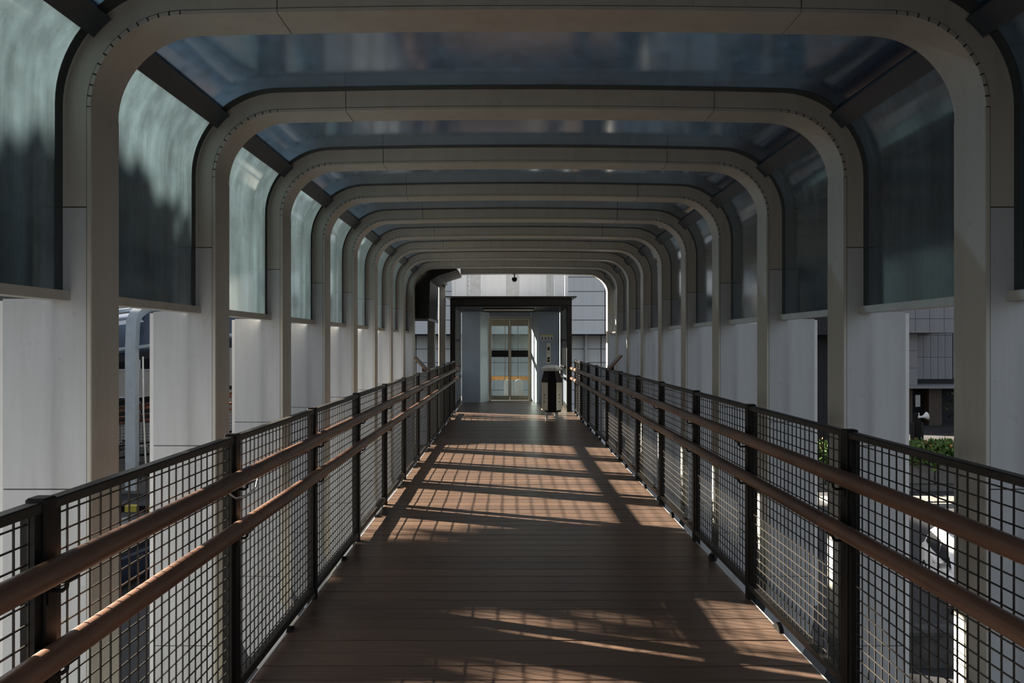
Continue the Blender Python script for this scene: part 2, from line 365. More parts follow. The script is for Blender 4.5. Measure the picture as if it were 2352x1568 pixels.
# ------------------------------------------------------------------ glazed canopy bays between the arches
BL = S-T
def make_bay(label):
    a = thing('glass_canopy', label, 'canopy', (0, 0, 0), 0, 'glass canopy bays between the arches')
    o0, o1 = 0.118, 0.130; y0, y1 = 0.004, BL-0.004; da = 6.5
    def add(name, mb, m, side, smooth=True):
        o = mb.build(name, m, a, smooth); o['side'] = side; return o
    for s, sd in ((-1, 'left'), (1, 'right')):
        side = leg_pts(s, SILL+0.022, TOP-RI)+arc_pts(s, 0, 45-da, 8)[1:]
        add('side_pane', strip(side, o0, o1, y0, y1), 'canopy_glass', sd)
        add('corner_beam', strip(arc_pts(s, 45-da, 45+da, 4), 0.085, 0.140, y0, y1), 'beam', sd)
        for fy0, fy1 in ((y0, y0+0.05), (y1-0.05, y1)):
            add('frit_band', strip(side, o0-0.003, o0-0.0005, fy0, fy1), 'frit', sd)
        xi = XL if s < 0 else XR
        xs = sorted((xi+s*0.085, xi+s*0.165))
        add('sill', MB().box(xs[0], xs[1], 0.002, BL-0.002, SILL-0.02, SILL+0.02), 'arch', sd, False)
    roof = arc_pts(-1, 45+da, 90, 8)+top_pts(XL+RI, XR-RI, 16)[1:-1]+list(reversed(arc_pts(1, 45+da, 90, 8)))
    add('roof_pane', strip(roof, o0, o1, y0, y1), 'roof_glass', 'top')
    for fy0, fy1 in ((y0, y0+0.07), (y1-0.07, y1)):
        add('frit_band', strip(roof, o0-0.003, o0-0.0005, fy0, fy1), 'frit', 'top')
    return a
def bay_label(k):
    if k == 1: return 'glass canopy bay with streaky side panes, cut by the top corners of the picture'
    return 'glass canopy bay between the %s and %s arches from the camera' % (ORD[k-1], ORD[k] if k < 11 else 'last')
bay0 = make_bay(bay_label(1)); bay0.location = (0, YK(1)+T, 0)
for k in range(2, 10): dup(bay0, (0, YK(k)+T, 0), bay_label(k))
dup(bay0, (0, YK(10)+T, 0), 'last glass canopy bay before the lift lobby, open on its left side', skip=('left',))
dup(bay0, (0, YK(0)+T, 0), 'glass canopy bay right above the photographer')

# ------------------------------------------------------------------ fences
PY = lambda k: (0.445+k)*S
LASTP = 12
CL = S-0.052
def make_panel_meshes():
    d = {}
    d['top_rail'] = MB().prism_y([(-0.020, 1.143), (0.020, 1.143), (0.020, 1.165), (0.016, 1.169), (-0.016, 1.169), (-0.020, 1.165)], 0, CL).data('top_rail')
    d['bottom_rail'] = MB().prism_y([(-0.020, 0.062), (0.020, 0.062), (0.020, 0.094), (0.016, 0.098), (-0.016, 0.098), (-0.020, 0.094)], 0, CL).data('bottom_rail')
    d['stile'] = MB().box(-0.018, 0.018, 0, 0.028, 0.098, 1.143).data('stile')
    b = MB(); r = 0.0022
    n = 22; w = (CL-0.056)/n
    for i in range(n+1):
        yy = 0.028+i*w; x = 0.002
        b.box(x-r, x+r, yy-r, yy+r, 0.098, 1.143)
    m = 21; zs = (1.143-0.098)/m
    for j in range(1, m+1):
        zz = 0.098+(j-0.45)*zs
        b.box(-0.0045, -0.0005, 0.028, CL-0.028, zz-r, zz+r)
    d['wire_mesh'] = b.data('wire_mesh')
    for k, m_ in (('top_rail', 'rail_top'), ('bottom_rail', 'rail_top'), ('stile', 'black'), ('wire_mesh', 'wire')): d[k].materials.append(M[m_])
    d['post'] = MB().cbox(-0.026, 0.026, -0.026, 0.026, -0.16, 1.178, 0.004).data('post'); d['post'].materials.append(M['black'])
    d['shoe'] = MB().prism_y([(0.055*math.cos(math.radians(q))*1.0, 0.055*math.sin(math.radians(q))) for q in range(0, 181, 20)], -0.012, 0.012).xf(Matrix.Rotation(math.pi/2, 4, 'Z')).data('anchor_shoe')
    d['shoe'].materials.append(M['black'])
    return d
FM = make_panel_meshes()
def make_fence(x, s, label):
    f = thing('mesh_fence', label, 'fence', (x, 0, -0.02 if s < 0 else 0), 0, 'mesh fences along the walkway')
    for k in range(0, LASTP+1):
        p = link('post', FM['post'], f); p.location = (0, PY(k), 0)
        if k < LASTP:
            e = bpy.data.objects.new('fence_panel', None); COL.objects.link(e); e.parent = f; e.location = (0, PY(k)+0.026, 0); e.empty_display_size = 0.1
            for nm in ('top_rail', 'bottom_rail'): link(nm, FM[nm], e)
            link('stile', FM['stile'], e); o = link('stile', FM['stile'], e); o.location = (0, CL-0.028, 0)
            link('wire_mesh', FM['wire_mesh'], e, stuff=True)
            sh = link('anchor_shoe', FM['shoe'], f); sh.location = (-s*0.012, PY(k)+S*0.62, -0.015)
    return f
make_fence(GL, -1, 'black steel fence of square wire mesh along the left edge of the deck')
make_fence(GR, 1, 'black steel fence of square wire mesh along the right edge of the deck')

# ------------------------------------------------------------------ wooden handrails on hooked brackets
def make_handrail(x, z, s, label):
    hr = thing('handrail', label, 'handrail', (x, 0, z), 0, 'round wooden handrails inside the fences')
    y0 = 0.55
    ys = [0.5, 3.28, 6.1, 8.72, 11.3, 13.9, 16.42]
    for a, b in zip(ys[:-1], ys[1:]):
        n = 7; pts = [(random.uniform(-.0015, .0015), a+0.002+(b-a-0.004)*i/n, random.uniform(-.002, .002)) for i in range(n+1)]
        pts[0] = (0, a+0.002, 0); pts[-1] = (0, b-0.002, 0)
        MB().tube(pts, 0.0335, 18).build('rail', 'rail', hr, True)
    gx = (GR if s > 0 else GL)-x
    bp = [(gx-s*0.027, 0.0, -0.062), (gx-s*0.045, 0.0, -0.064), (s*0.015, 0.0, -0.064), (0.003*s, 0.0, -0.055), (0, 0, -0.030)]
    bm = MB().tube(bp, 0.0055, 8).box(min(gx-s*0.030, gx-s*0.026), max(gx-s*0.030, gx-s*0.026), -0.018, 0.018, -0.095, -0.03).box(-0.014, 0.014, -0.03, 0.03, -0.036, -0.031).data('bracket', True)
    bm.materials.append(M['black'])
    for k in range(0, LASTP+1):
        o = link('bracket', bm, hr); o.location = (0, PY(k), 0)
    return hr
make_handrail(-1.122, 0.983, -1, 'upper round wooden handrail along the left fence')
make_handrail(-1.122, 0.773, -1, 'lower round wooden handrail along the left fence')
make_handrail(1.395, 0.984, 1, 'upper round wooden handrail along the right fence')
make_handrail(1.395, 0.762, 1, 'lower round wooden handrail along the right fence')
# pale cable tie end hanging under the left upper rail
c = MB().tube([(-1.118, 3.30, 0.944), (-1.10, 3.22, 0.921), (-1.10, 3.12, 0.909), (-1.112, 3.02, 0.916), (-1.118, 2.97, 0.943)], 0.0035, 8).build('loose_wire', 'alu', None, True)
tag(c, 'thin pale wire looped under the upper left handrail beside a fence post', 'wire')

# ------------------------------------------------------------------ lift lobby
LX0, LX1 = -1.31, 1.42; LZ = 2.36; LB = 19.2
lob = thing('lift_lobby', 'black framed glazed lift lobby closing the end of the walkway', 'lobby', (0, LOBY, 0))
def lp_(name, mb, m, parent=lob, smooth=False): return mb.build(name, m, parent, smooth)
D = LB-LOBY
for x0, x1 in ((LX0, LX0+0.115), (LX1-0.115, LX1)):
    lp_('frame_post', MB().cbox(x0, x1, 0, 0.12, -0.25, LZ+0.19, 0.006), 'black')
lp_('header', MB().box(LX0+0.117, LX1-0.117, 0.0, 0.12, LZ, LZ+0.19), 'black')
lp_('header', MB().box(LX0+0.02, LX1-0.02, -0.03, 0.0, LZ+0.035, LZ+0.20), 'black')
lp_('ceiling_panel', MB().box(LX0+0.02, LX1-0.02, 0.12, D+0.7, LZ, LZ+0.06), 'black')
lp_('roof_sheet', MB().box(LX0-0.10, LX1+0.10, -0.12, D+0.02, LZ+0.205, LZ+0.222), 'alu')
lp_('roof_edge', MB().box(LX0-0.10, LX1+0.10, -0.135, -0.12, LZ+0.203, LZ+0.226), 'black')
for s, xw in ((-1, LX0+0.05), (1, LX1-0.05)):
    n = 5
    for i in range(n):
        a = 0.125+(D-0.13)*i/n; b = 0.125+(D-0.13)*(i+1)/n
        lp_('side_pane', MB().box(xw-0.005, xw+0.005, a+0.02, b-0.02, 0.78, LZ-0.06), 'clear')
        lp_('lower_panel', MB().box(xw-0.012, xw+0.012, a+0.021, b-0.021, 0.121, 0.778), 'lobby')
        lp_('mullion', MB().box(xw-0.03, xw+0.03, b-0.02, b+0.02, 0.0, LZ), 'mullion')
    lp_('bottom_rail', MB().box(xw-0.03, xw+0.03, 0.12, D, 0.0, 0.12), 'black')
    lp_('middle_rail', MB().box(xw-0.02, xw+0.02, 0.12, D-0.03, 1.60, 1.64), 'black')
    for zz in (0.74, 1.0):
        xi = xw-s*0.09
        r = lp_('grab_rail', MB().tube([(xi, 0.14, zz), (xi, D*0.55, zz)], 0.022, 10), 'black', lob, True)
        for yy in (0.35, 1.2): MB().tube([(xw-s*0.03, yy, zz-0.05), (xi, yy, zz-0.05), (xi, yy, zz-0.02)], 0.008, 6).build('bracket', 'black', r)
# back wall with splayed reveals
DX0, DX1, DY = -0.524, 0.594, 0.55        # lift opening, depth of the recess
lp_('wall_panel', MB().box(LX0+0.10, -0.734, D, D+0.04, 0, LZ), 'lobby')
lp_('wall_panel', MB().box(0.79, LX1-0.10, D, D+0.04, 0, LZ), 'lobby')
lp_('reveal', MB().prism_z([(-0.734, D), (DX0-0.005, D+DY), (DX0-0.005, D+DY+0.04), (-0.774, D+0.04)], 0, LZ), 'lobby_light')
lp_('reveal', MB().prism_z([(DX1+0.005, D+DY), (0.79, D), (0.83, D+0.04), (DX1+0.005, D+DY+0.04)], 0, LZ), 'lobby_light')
lp_('wall_panel', MB().box(DX0, DX1, D+DY+0.01, D+DY+0.05, 2.245, LZ), 'lobby')
# ceiling lamp
lamp = thing('ceiling_lamp', 'long narrow unlit lamp under the black lobby ceiling', 'lamp', (0.0, LOBY+0.75, LZ))
MB().box(-0.60, 0.60, -0.05, 0.05, -0.03, 0.0).build('housing', 'black', lamp)
MB().prism_x([(-0.035, -0.03), (0.035, -0.03), (0.028, -0.055), (-0.028, -0.055)], -0.58, 0.58).build('diffuser', 'dimwhite', lamp)
# lift doors
dr = thing('lift_door', 'two-leaf steel framed glass lift door with black bands', 'door', (0, LB+DY, 0))
MB().box(DX0, DX0+0.05, -0.02, 0.06, 0, 2.24).build('jamb', 'steel', dr); MB().box(DX1-0.05, DX1, -0.02, 0.06, 0, 2.24).build('jamb', 'steel', dr)
MB().box(DX0+0.052, DX1-0.052, -0.02, 0.06, 2.18, 2.24).build('lintel', 'steel', dr)
mx = (DX0+DX1)/2-0.0
for x0, x1, hs in ((DX0+0.053, mx-0.003, 1), (mx+0.003, DX1-0.053, -1)):
    leaf = bpy.data.objects.new('door_leaf', None); COL.objects.link(leaf); leaf.parent = dr
    st = 0.022 if hs > 0 else 0.035; en = 0.035 if hs > 0 else 0.022
    f = MB().box(x0, x0+st, 0, 0.035, 0.02, 2.175).box(x1-en, x1, 0, 0.035, 0.02, 2.175).box(x0+st, x1-en, 0, 0.035, 2.0, 2.175).box(x0+st, x1-en, 0, 0.035, 0.02, 0.14)
    f.build('leaf_frame', 'steel', leaf)
    MB().box(x0+st, x1-en, 0.014, 0.020, 0.14, 2.0).build('pane', 'clear', leaf)
    MB().box(x0+st, x1-en, 0.008, 0.013, 1.17, 1.35).build('black_band', 'black', leaf)
# sign with four pictograms and call panel on the right wall
sg = thing('priority_sign', 'small yellow headed plate with four pictograms right of the lift', 'sign', (0.80, LB-0.012, 1.62))
MB().box(0.03, 0.36, 0, 0.010, 0.0, 0.13).build('plate', 'lid', sg)
MB().box(0.03, 0.36, -0.003, 0.0, 0.10, 0.13).build('header_strip', 'yellow', sg)
for i in range(4):
    cx = 0.075+i*0.08; b = MB()
    b.prism_y([(cx+0.011*math.cos(q*math.pi/4), 0.078+0.011*math.sin(q*math.pi/4)) for q in range(8)], -0.003, 0)
    b.prism_y([(cx-0.012, 0.02), (cx+0.012, 0.02), (cx+0.016, 0.045), (cx+0.008, 0.066), (cx-0.008, 0.066), (cx-0.014, 0.045)], -0.003, 0)
    if i % 2: b.box(cx+0.014, cx+0.024, -0.003, 0, 0.02, 0.05)
    b.build('pictogram', 'black', sg)
cp = thing('call_panel', 'narrow steel call panel with dark display on the lobby wall', 'panel', (0.985, LB-0.012, 1.02))
MB().box(0, 0.105, 0, 0.011, 0, 0.52).build('plate', 'cream', cp)
MB().box(0.025, 0.08, -0.003, 0, 0.33, 0.42).build('display', 'carglass', cp)
MB().box(0.022, 0.083, -0.003, 0, 0.10, 0.16).build('notice', 'black', cp); MB().box(0.022, 0.083, -0.003, 0, 0.03, 0.09).build('notice', 'black', cp)
for zz in (0.24, 0.28): MB().lathe([(0.012, 0), (0.012, 0.006)], 10).xf(Matrix.Translation((0.052, 0, zz)) @ Matrix.Rotation(math.pi/2, 4, 'X')).build('button', 'chrome', cp)

# ------------------------------------------------------------------ lift tower behind and above
tw = thing('lift_tower', 'pale glazed lift tower rising behind the black lobby', 'tower', (0, LB+DY+0.08, 0))
TX0, TX1, TD, TZ = -1.52, 1.60, 2.0, 7.0
for x0, x1 in ((TX0, TX0+0.09), (TX1-0.09, TX1)):
    MB().box(x0, x1, 0, 0.09, -5.5, TZ).build('corner_post', 'white', tw); MB().box(x0, x1, TD-0.09, TD, -5.5, TZ).build('corner_post', 'white', tw)
MB().box(TX0, TX1, 0, TD, TZ, TZ+0.1).build('roof', 'white', tw)
xs = [TX0+0.09, -1.02, -0.76, -0.05, 0.28, 1.02, 1.22, TX1-0.09]
for i, (x0, x1) in enumerate(zip(xs[:-1], xs[1:])):
    z0 = LZ+0.27
    MB().box(x0+0.008, x1-0.008, 0.02, 0.05, z0, TZ-0.02).build('cladding_panel', ('panel', 'alu', 'panel', 'alu', 'panel', 'alu', 'panel')[i], tw)
for i in range(9):                         # saw-toothed edges of the louvres
    for xx, s in ((-1.10, 1), (1.10, -1)):
        z0 = LZ+0.30+i*0.12
        MB().prism_y([(xx, z0), (xx+s*0.06, z0+0.06), (xx, z0+0.12)], -0.01, 0.02).build('louvre', 'alu', tw)
for x0 in (TX0+0.03, TX1-0.04):
    MB().box(x0, x0+0.01, 0.1, TD-0.1, -1.0, TZ).build('side_glass', 'clear', tw)
MB().box(TX0+0.1, TX1-0.1, TD-0.05, TD-0.04, -1.0, TZ).build('rear_glass', 'clear', tw)
MB().box(TX0+0.1, TX1-0.1, 0.06, TD-0.1, -0.20, 0.0).build('pit_cover', 'concrete_d', tw)
for x in (-0.10, 0.27): MB().tube([(x, TD-0.35, 0.05), (x, TD-0.35, TZ-0.1)], 0.009, 8).build('cable', 'black', tw)
MB().box(TX0+0.2, TX1-0.2, TD-0.16, TD-0.12, 0.46, 0.56).build('orange_rail', 'orange', tw)
for cx in (0.0, 0.30):
    pr = [(cx-0.135, 0.0), (cx+0.135, 0.0), (cx+0.135, 0.36), (cx+0.10, 0.46), (cx+0.04, 0.50), (cx-0.04, 0.50), (cx-0.10, 0.46), (cx-0.135, 0.36)]
    MB().prism_y(pr, TD-0.60, TD-0.45).build('buffer_cover', 'alu', tw)

# ------------------------------------------------------------------ litter bin
bn = thing('litter_bin', 'octagonal black and cream litter bin with pale lid before the lift lobby', 'bin', (0.868, 14.95, 0))
for i in range(4):
    a = math.pi/4+i*math.pi/2; x, y = 0.14*math.cos(a), 0.14*math.sin(a)
    MB().box(x-0.025, x+0.025, y-0.025, y+0.025, 0, 0.165).build('foot', 'lid', bn)
MB().lathe([(0.19, 0.16), (0.205, 0.175), (0.205, 0.21)], 8, rot=0.5).build('base', 'black', bn)
R8 = 0.225
for i in range(8):
    a0, a1 = 2*math.pi*(i+0.5)/8, 2*math.pi*(i+1.5)/8
    pr = [(R8*math.cos(a0), R8*math.sin(a0)), (R8*math.cos(a1), R8*math.sin(a1)), (0.19*math.cos(a1), 0.19*math.sin(a1)), (0.19*math.cos(a0), 0.19*math.sin(a0))]
    o = MB().prism_z(pr, 0.205, 0.755).build('body_panel', 'black' if i % 2 else 'cream', bn)
    if i % 2 == 0:
        am = (a0+a1)/2; o_ = MB()
        for zz, wd in ((0.50, 0.03), (0.44, 0.018), (0.36, 0.025)):
            o_.box(-wd/2, wd/2, -0.003, 0.0, zz, zz+0.02)
        o_.xf(Matrix.Translation((0.208*math.cos(am), 0.208*math.sin(am), 0)) @ Matrix.Rotation(am+math.pi/2, 4, 'Z')); o_.build('mark', 'black', o)
MB().lathe([(0.215, 0.755), (0.222, 0.78), (0.165, 0.985)], 8, rot=0.5).build('hood', 'black', bn)
MB().lathe([(0.205, 0.985), (0.224, 1.02), (0.222, 1.045), (0.12, 1.096)], 8, rot=0.5).build('lid', 'lid', bn)

# ------------------------------------------------------------------ CCTV camera under the last arch
cc = thing('security_camera', 'small dark dome camera hanging from the last cross beam', 'camera', (0.12, YK(11)+0.10, TOP+0.031))
MB().lathe([(0.012, -0.07), (0.012, -0.004), (0.05, -0.003), (0.05, 0.0)], 14).build('mount', 'black', cc, True)
MB().lathe([(0.012, -0.155), (0.035, -0.145), (0.052, -0.115), (0.052, -0.075), (0.04, -0.068)], 16).build('dome', 'black', cc, True)

# ------------------------------------------------------------------ tilted boards on the fence tops
def tilted(x, s, y, label):
    t = thing('tilted_board', label, 'board', (x, y, 1.171 if s > 0 else 1.151), 0, 'tilted boards on the fence tops')
    m = Matrix.Rotation(-s*math.radians(48), 4, 'Y')
    MB().box(min(-s*0.04, s*0.21), max(-s*0.04, s*0.21), -0.14, 0.14, 0.0, 0.025).xf(Matrix.Translation((0, 0, 0.035)) @ m).build('board', 'rail', t)
    MB().box(-0.02, 0.02, -0.10, 0.10, 0.0, 0.05).build('support', 'black', t)
tilted(GR, 1, 10.55, 'small tilted brown board fixed on top of the right fence')
tilted(GL, -1, 10.45, 'small tilted dark board fixed on top of the left fence')

# ------------------------------------------------------------------ far pale building beyond the lift
fb = thing('pale_building', 'pale panelled building filling the view beyond the lift', 'building', (0, 46, 0))
MB().box(-12, 22, 0.1, 8, 2.05, 14.6).build('upper_wall', 'joint', fb); MB().box(-12, 22, 2.1, 8, -5.5, 2.05).build('lower_wall', 'joint', fb)
b1 = MB().box(-2.97, 2.97, 0, 0.1, 0.012, 0.875-0.012).data('facade_panel'); b1.materials.append(M['panel'])
for j in range(14):
    for i in range(5):
        o = link('facade_panel', b1, fb); o.location = (-9+6*i, 0, 2.08+0.89*j)
for j in range(8):
    for i in range(5):
        o = link('facade_panel', b1, fb); o.location = (-9+6*i, 2.0, 1.16-0.89*j)
for x in (-5.0, 5.0): MB().tube([(x, 1.85, -5.5), (x, 1.85, 2.05)], 0.12, 10).build('downpipe', 'alu', fb, True)

# ------------------------------------------------------------------ branch footbridge on the left (ramps down away from the walkway)
br = thing('branch_footbridge', 'covered side footbridge with blue barrel roof leaving on the left', 'footbridge', (0, 0, 0))
BY0, BY1, BX0, BX1, SLP = 13.4, 16.5, -22.0, -2.16, 0.13
def shz(x): return SLP*(x-BX1)
def shear(mb):
    mb.v = [(x, y, z+shz(x)) for x, y, z in mb.v]; return mb
shear(MB().box(BX0, BX1, BY0, BY1, -0.25, -0.02)).build('deck', 'concrete_d', br)
prof = []
n = 12
for i in range(n+1):
    a = math.pi*i/n; prof.append(((BY0+BY1)/2-math.cos(a)*1.55, 2.0+0.82*math.sin(a)**0.35))
inn = [(BY0/2+BY1/2+(yy-(BY0+BY1)/2)*0.97, zz-0.04) for yy, zz in prof]
shear(MB().prism_x(prof+list(reversed(inn)), BX0, BX1)).build('barrel_roof', 'blueroof', br)
for zz, yy in ((2.80, BY0+0.35), (2.06, BY0-0.02)):
    shear(MB().tube([(BX0, yy, zz), (BX1, yy, zz)], 0.035, 8)).build('roof_tube', 'bluesteel', br, True)
for x in (-20.0, -16.7, -13.4, -10.1, -6.78, -3.6):
    rib = []
    pr = [(BY0-0.06, -0.5)]+[((BY0+BY1)/2-math.cos(math.pi*i/14)*1.62, 2.02+0.88*math.sin(math.pi*i/14)**0.35) for i in range(15)]+[(BY1+0.06, -0.5)]
    rings = []
    for i, (yy, zz) in enumerate(pr):
        ya, za = pr[max(i-1, 0)]; yb, zb = pr[min(i+1, len(pr)-1)]
        t = Vector((yb-ya, zb-za)).normalized(); nn = Vector((-t.y, t.x))*0.075
        z0 = shz(x)
        rings.append([(x-0.09, yy-nn.x, zz-nn.y+z0), (x+0.09, yy-nn.x, zz-nn.y+z0), (x+0.09, yy+nn.x, zz+nn.y+z0), (x-0.09, yy+nn.x, zz+nn.y+z0)])
    MB().loft(rings).build('rib', 'bluesteel', br, True)
    MB().tube([(x+0.16, BY0+0.0, 1.9+shz(x)), (x+0.17, BY0, 0.9+shz(x)), (x+0.22, BY0, -0.2+shz(x))], 0.016, 8).build('drain_pipe', 'alu', br, True)
for yy in (BY0+0.05, BY1-0.05):
    for zz, nm, m_ in ((1.10, 'top_rail', 'black'), (0.10, 'bottom_rail', 'black'), (0.95, 'handrail', 'orangerail'), (0.72, 'handrail', 'orangerail')):
        dy = 0.07 if nm == 'handrail' else 0
        shear(MB().tube([(BX0, yy+dy, zz), (BX1-0.3, yy+dy, zz)], 0.03 if nm == 'handrail' else 0.022, 8)).build(nm, m_, br, True)
    b = MB()
    x = BX0
    while x < BX1-0.4: b.box(x-.003, x+.003, yy-.003, yy+.003, 0.1, 1.1); x += 0.06
    for j in range(1, 16): b.box(BX0, BX1-0.4, yy-.003, yy+.003, 0.1+j*0.0625-.003, 0.1+j*0.0625+.003)
    shear(b).build('wire_mesh', 'wire', br, stuff=True)
    for i in range(13):
        x = BX1-0.4-i*1.6; shear(MB().box(x-.025, x+.025, yy-.025, yy+.025, -0.1, 1.12)).build('post', 'black', br)
for x, yy in ((-1.62, 15.55), (-1.50, 16.75)):
    MB().cbox(x-0.075, x+0.075, yy-0.07, yy+0.07, -0.4, 2.86, 0.008).build('end_post', 'post_grey', br)
MB().prism_y([(-2.15, 2.0), (-1.48, 2.0), (-1.46, 2.70), (-1.30, 2.80), (-0.975, 2.90), (-0.975, 2.955), (-1.36, 2.955), (-1.70, 2.83), (-1.88, 2.68), (-2.15, 2.60)], 13.76, 15.35).build('roof_extension', 'black', br)
MB().box(-1.49, -1.45, 13.75, 15.36, 1.96, 2.0).build('gutter', 'bluesteel', br)
MB().box(-1.74, -1.40, 15.36, 16.9, 2.86, 3.0).build('end_beam', 'black', br)
for i in range(8):
    MB().prism_x([(15.7+i*0.13, 2.86), (15.76+i*0.13, 2.80), (15.82+i*0.13, 2.86)], -1.45, -1.42).build('spike', 'black', br)

# ------------------------------------------------------------------ right: grey building, planter, loudspeaker post, cars
rb = thing('grey_building', 'tall grey panelled building with dark ground floor right of the walkway', 'building', (0, 60, 0))
MB().box(18, 90, 4.2, 20, -5.5, 32).build('back_wall', 'joint', rb)
MB().box(18, 36.5, 0.1, 4.2, 2.35, 32).build('upper_block', 'joint', rb)
MB().box(18, 34.0, 1.6, 4.2, -2.0, 2.35).build('recess_block', 'joint', rb)
def panel_mesh(w, h):
    me = MB().box(0.015, w-0.015, -0.08, 0.0, 0.015, h-0.015).data('facade_panel'); me.materials.append(M['panel_dark']); return me
pa = panel_mesh(1.17, 1.15)
for j in range(3):
    for i in range(8):
        o = link('facade_panel', pa, rb); o.location = (36.5-1.17*(i+1), 0.1, 2.35+1.15*j)
b = MB()
for j in range(3, 25):
    for i in range(15):
        x = 36.5-1.17*(i+1); z = 2.35+1.15*j; b.box(x+.015, x+1.155, 0.02, 0.1, z+.015, z+1.135)
for j in range(0, 29):
    for i in range(38):
        x = 38.5+1.3*i; z = -1.5+1.15*j
        b.box(x+.015, x+1.285, 4.1, 4.2, z+.015, z+1.135)
b.build('facade_panels', 'panel_dark', rb, stuff=True)
pb = panel_mesh(1.3, 1.45)
for j in range(3):
    for i in range(6):
        o = link('facade_panel', pb, rb); o.location = (34.0-1.3*(i+1), 1.6, -2.0+1.45*j)
pc = panel_mesh(0.63, 1.9)
for j in range(3):
    for i in range(7):
        o = link('facade_panel', pc, rb); o.location = (34.05+0.63*i, 4.2, -1.6+1.9*j)
MB().box(18, 40, 1.5, 4.2, -2.25, -2.0).build('canopy_edge', 'panel_dark', rb)
for x in (31.2, 33.4, 35.9): MB().box(x, x+1.1, 3.2, 4.2, -5.5, -2.25).build('column', 'brown', rb)
MB().box(34.7, 35.1, 3.1, 3.2, -3.9, -2.9).build('wall_box', 'alu', rb)

# plants
def leaf_mass(n, pos_fn, size, mb=None):
    b = mb or MB()
    for i in range(n):
        p = pos_fn(); l = size*random.uniform(0.6, 1.4); wd = l*0.28
        d = Vector((random.gauss(0, 1), random.gauss(0, 1), random.gauss(0.4, 0.8))).normalized(); q = d.orthogonal().normalized(); q.rotate(Matrix.Rotation(random.uniform(0, 6.28), 3, d))
        p = Vector(p); k = d.cross(q)*l*0.12
        b.add([p, p+d*l*0.5+q*wd-k*0.4, p+d*l, p+d*l*0.5-q*wd-k*0.4, p+d*l*0.5+k], [(0, 1, 4), (1, 2, 4), (2, 3, 4), (3, 0, 4)])
    return b
hd = thing('planter_hedge', 'leafy green hedge with orange tips in concrete boxes across the road', 'planter', (20, 36, -5.5))
for i in range(7): MB().cbox(-6.5+i*1.75, -6.5+i*1.75+1.68, -0.5, 0.5, 0.28, 1.2, 0.03).build('planter_box', 'concrete', hd)
MB().box(-7, 6.5, -0.8, 0.8, 0, 0.26).build('plinth', 'concrete', hd)
leaf_mass(9500, lambda: (random.uniform(-6.4, 5.6), random.gauss(-0.05, 0.36), 1.05+random.random()**0.8*1.15), 0.27).build('foliage', 'leaf', hd, stuff=True)
leaf_mass(240, lambda: (random.uniform(-6.4, 5.6), random.gauss(-0.1, 0.4), 2.0+abs(random.gauss(0, 0.25))), 0.15).build('orange_tips', 'bloom', hd, stuff=True)
kb = thing('road_island', 'pale concrete kerb island on the road in front of the hedge', 'kerb', (18.5, 32.5, -5.5))
MB().prism_x([(-0.9, 0), (0.9, 0), (0.8, 0.16), (-0.8, 0.16)], -4.5, 4.2).build('kerb', 'concrete', kb)
for i in range(6): MB().box(-4.4+i*1.42, -4.4+i*1.42+1.36, -0.55, 0.55, 0.16, 0.22).build('slab', 'concrete', kb)
sp = thing('loudspeaker_post', 'black post with white horn loudspeaker behind the hedge', 'loudspeaker', (20.8, 37.7, -5.5))
MB().cbox(-0.13, 0.13, -0.13, 0.13, 0, 3.45, 0.02).build('post', 'black', sp)
for s in (-1, 1): MB().box(s*0.22-0.07, s*0.22+0.07, -0.10, 0.10, 1.7, 3.0).build('side_box', 'rail_top', sp)
MB().lathe([(0.03, 0), (0.05, 0.08), (0.09, 0.2), (0.20, 0.34), (0.21, 0.36)], 16).xf(Matrix.Translation((0.08, -0.16, 3.28)) @ Matrix.Rotation(math.radians(80), 4, 'Y')).build('horn', 'white', sp, True)
MB().lathe([(0.06, 0), (0.07, 0.1)], 12).xf(Matrix.Translation((-0.02, -0.16, 3.28)) @ Matrix.Rotation(math.radians(80), 4, 'Y')).build('driver', 'white', sp, True)
MB().tube([(0.02, 0, 3.4), (0.02, -0.16, 3.5), (0.02, -0.16, 3.3)], 0.02, 8).build('bracket', 'white', sp)
pt = thing('potted_plant', 'leafy plant in a red pot before the dark ground floor', 'plant', (35.6, 57.5, -5.5))
MB().lathe([(0.32, 0), (0.42, 0.75), (0.48, 0.76), (0.48, 0.9), (0.40, 0.9)], 16).build('pot', 'pot', pt, True)
leaf_mass(420, lambda: (random.gauss(0, 0.45), random.gauss(0, 0.4), random.uniform(0.9, 3.2)), 0.5).build('foliage', 'leaf_dark', pt, stuff=True)
MB().tube([(0, 0, 0.85), (0.05, 0, 2.6)], 0.05, 8).build('stem', 'bark', pt)

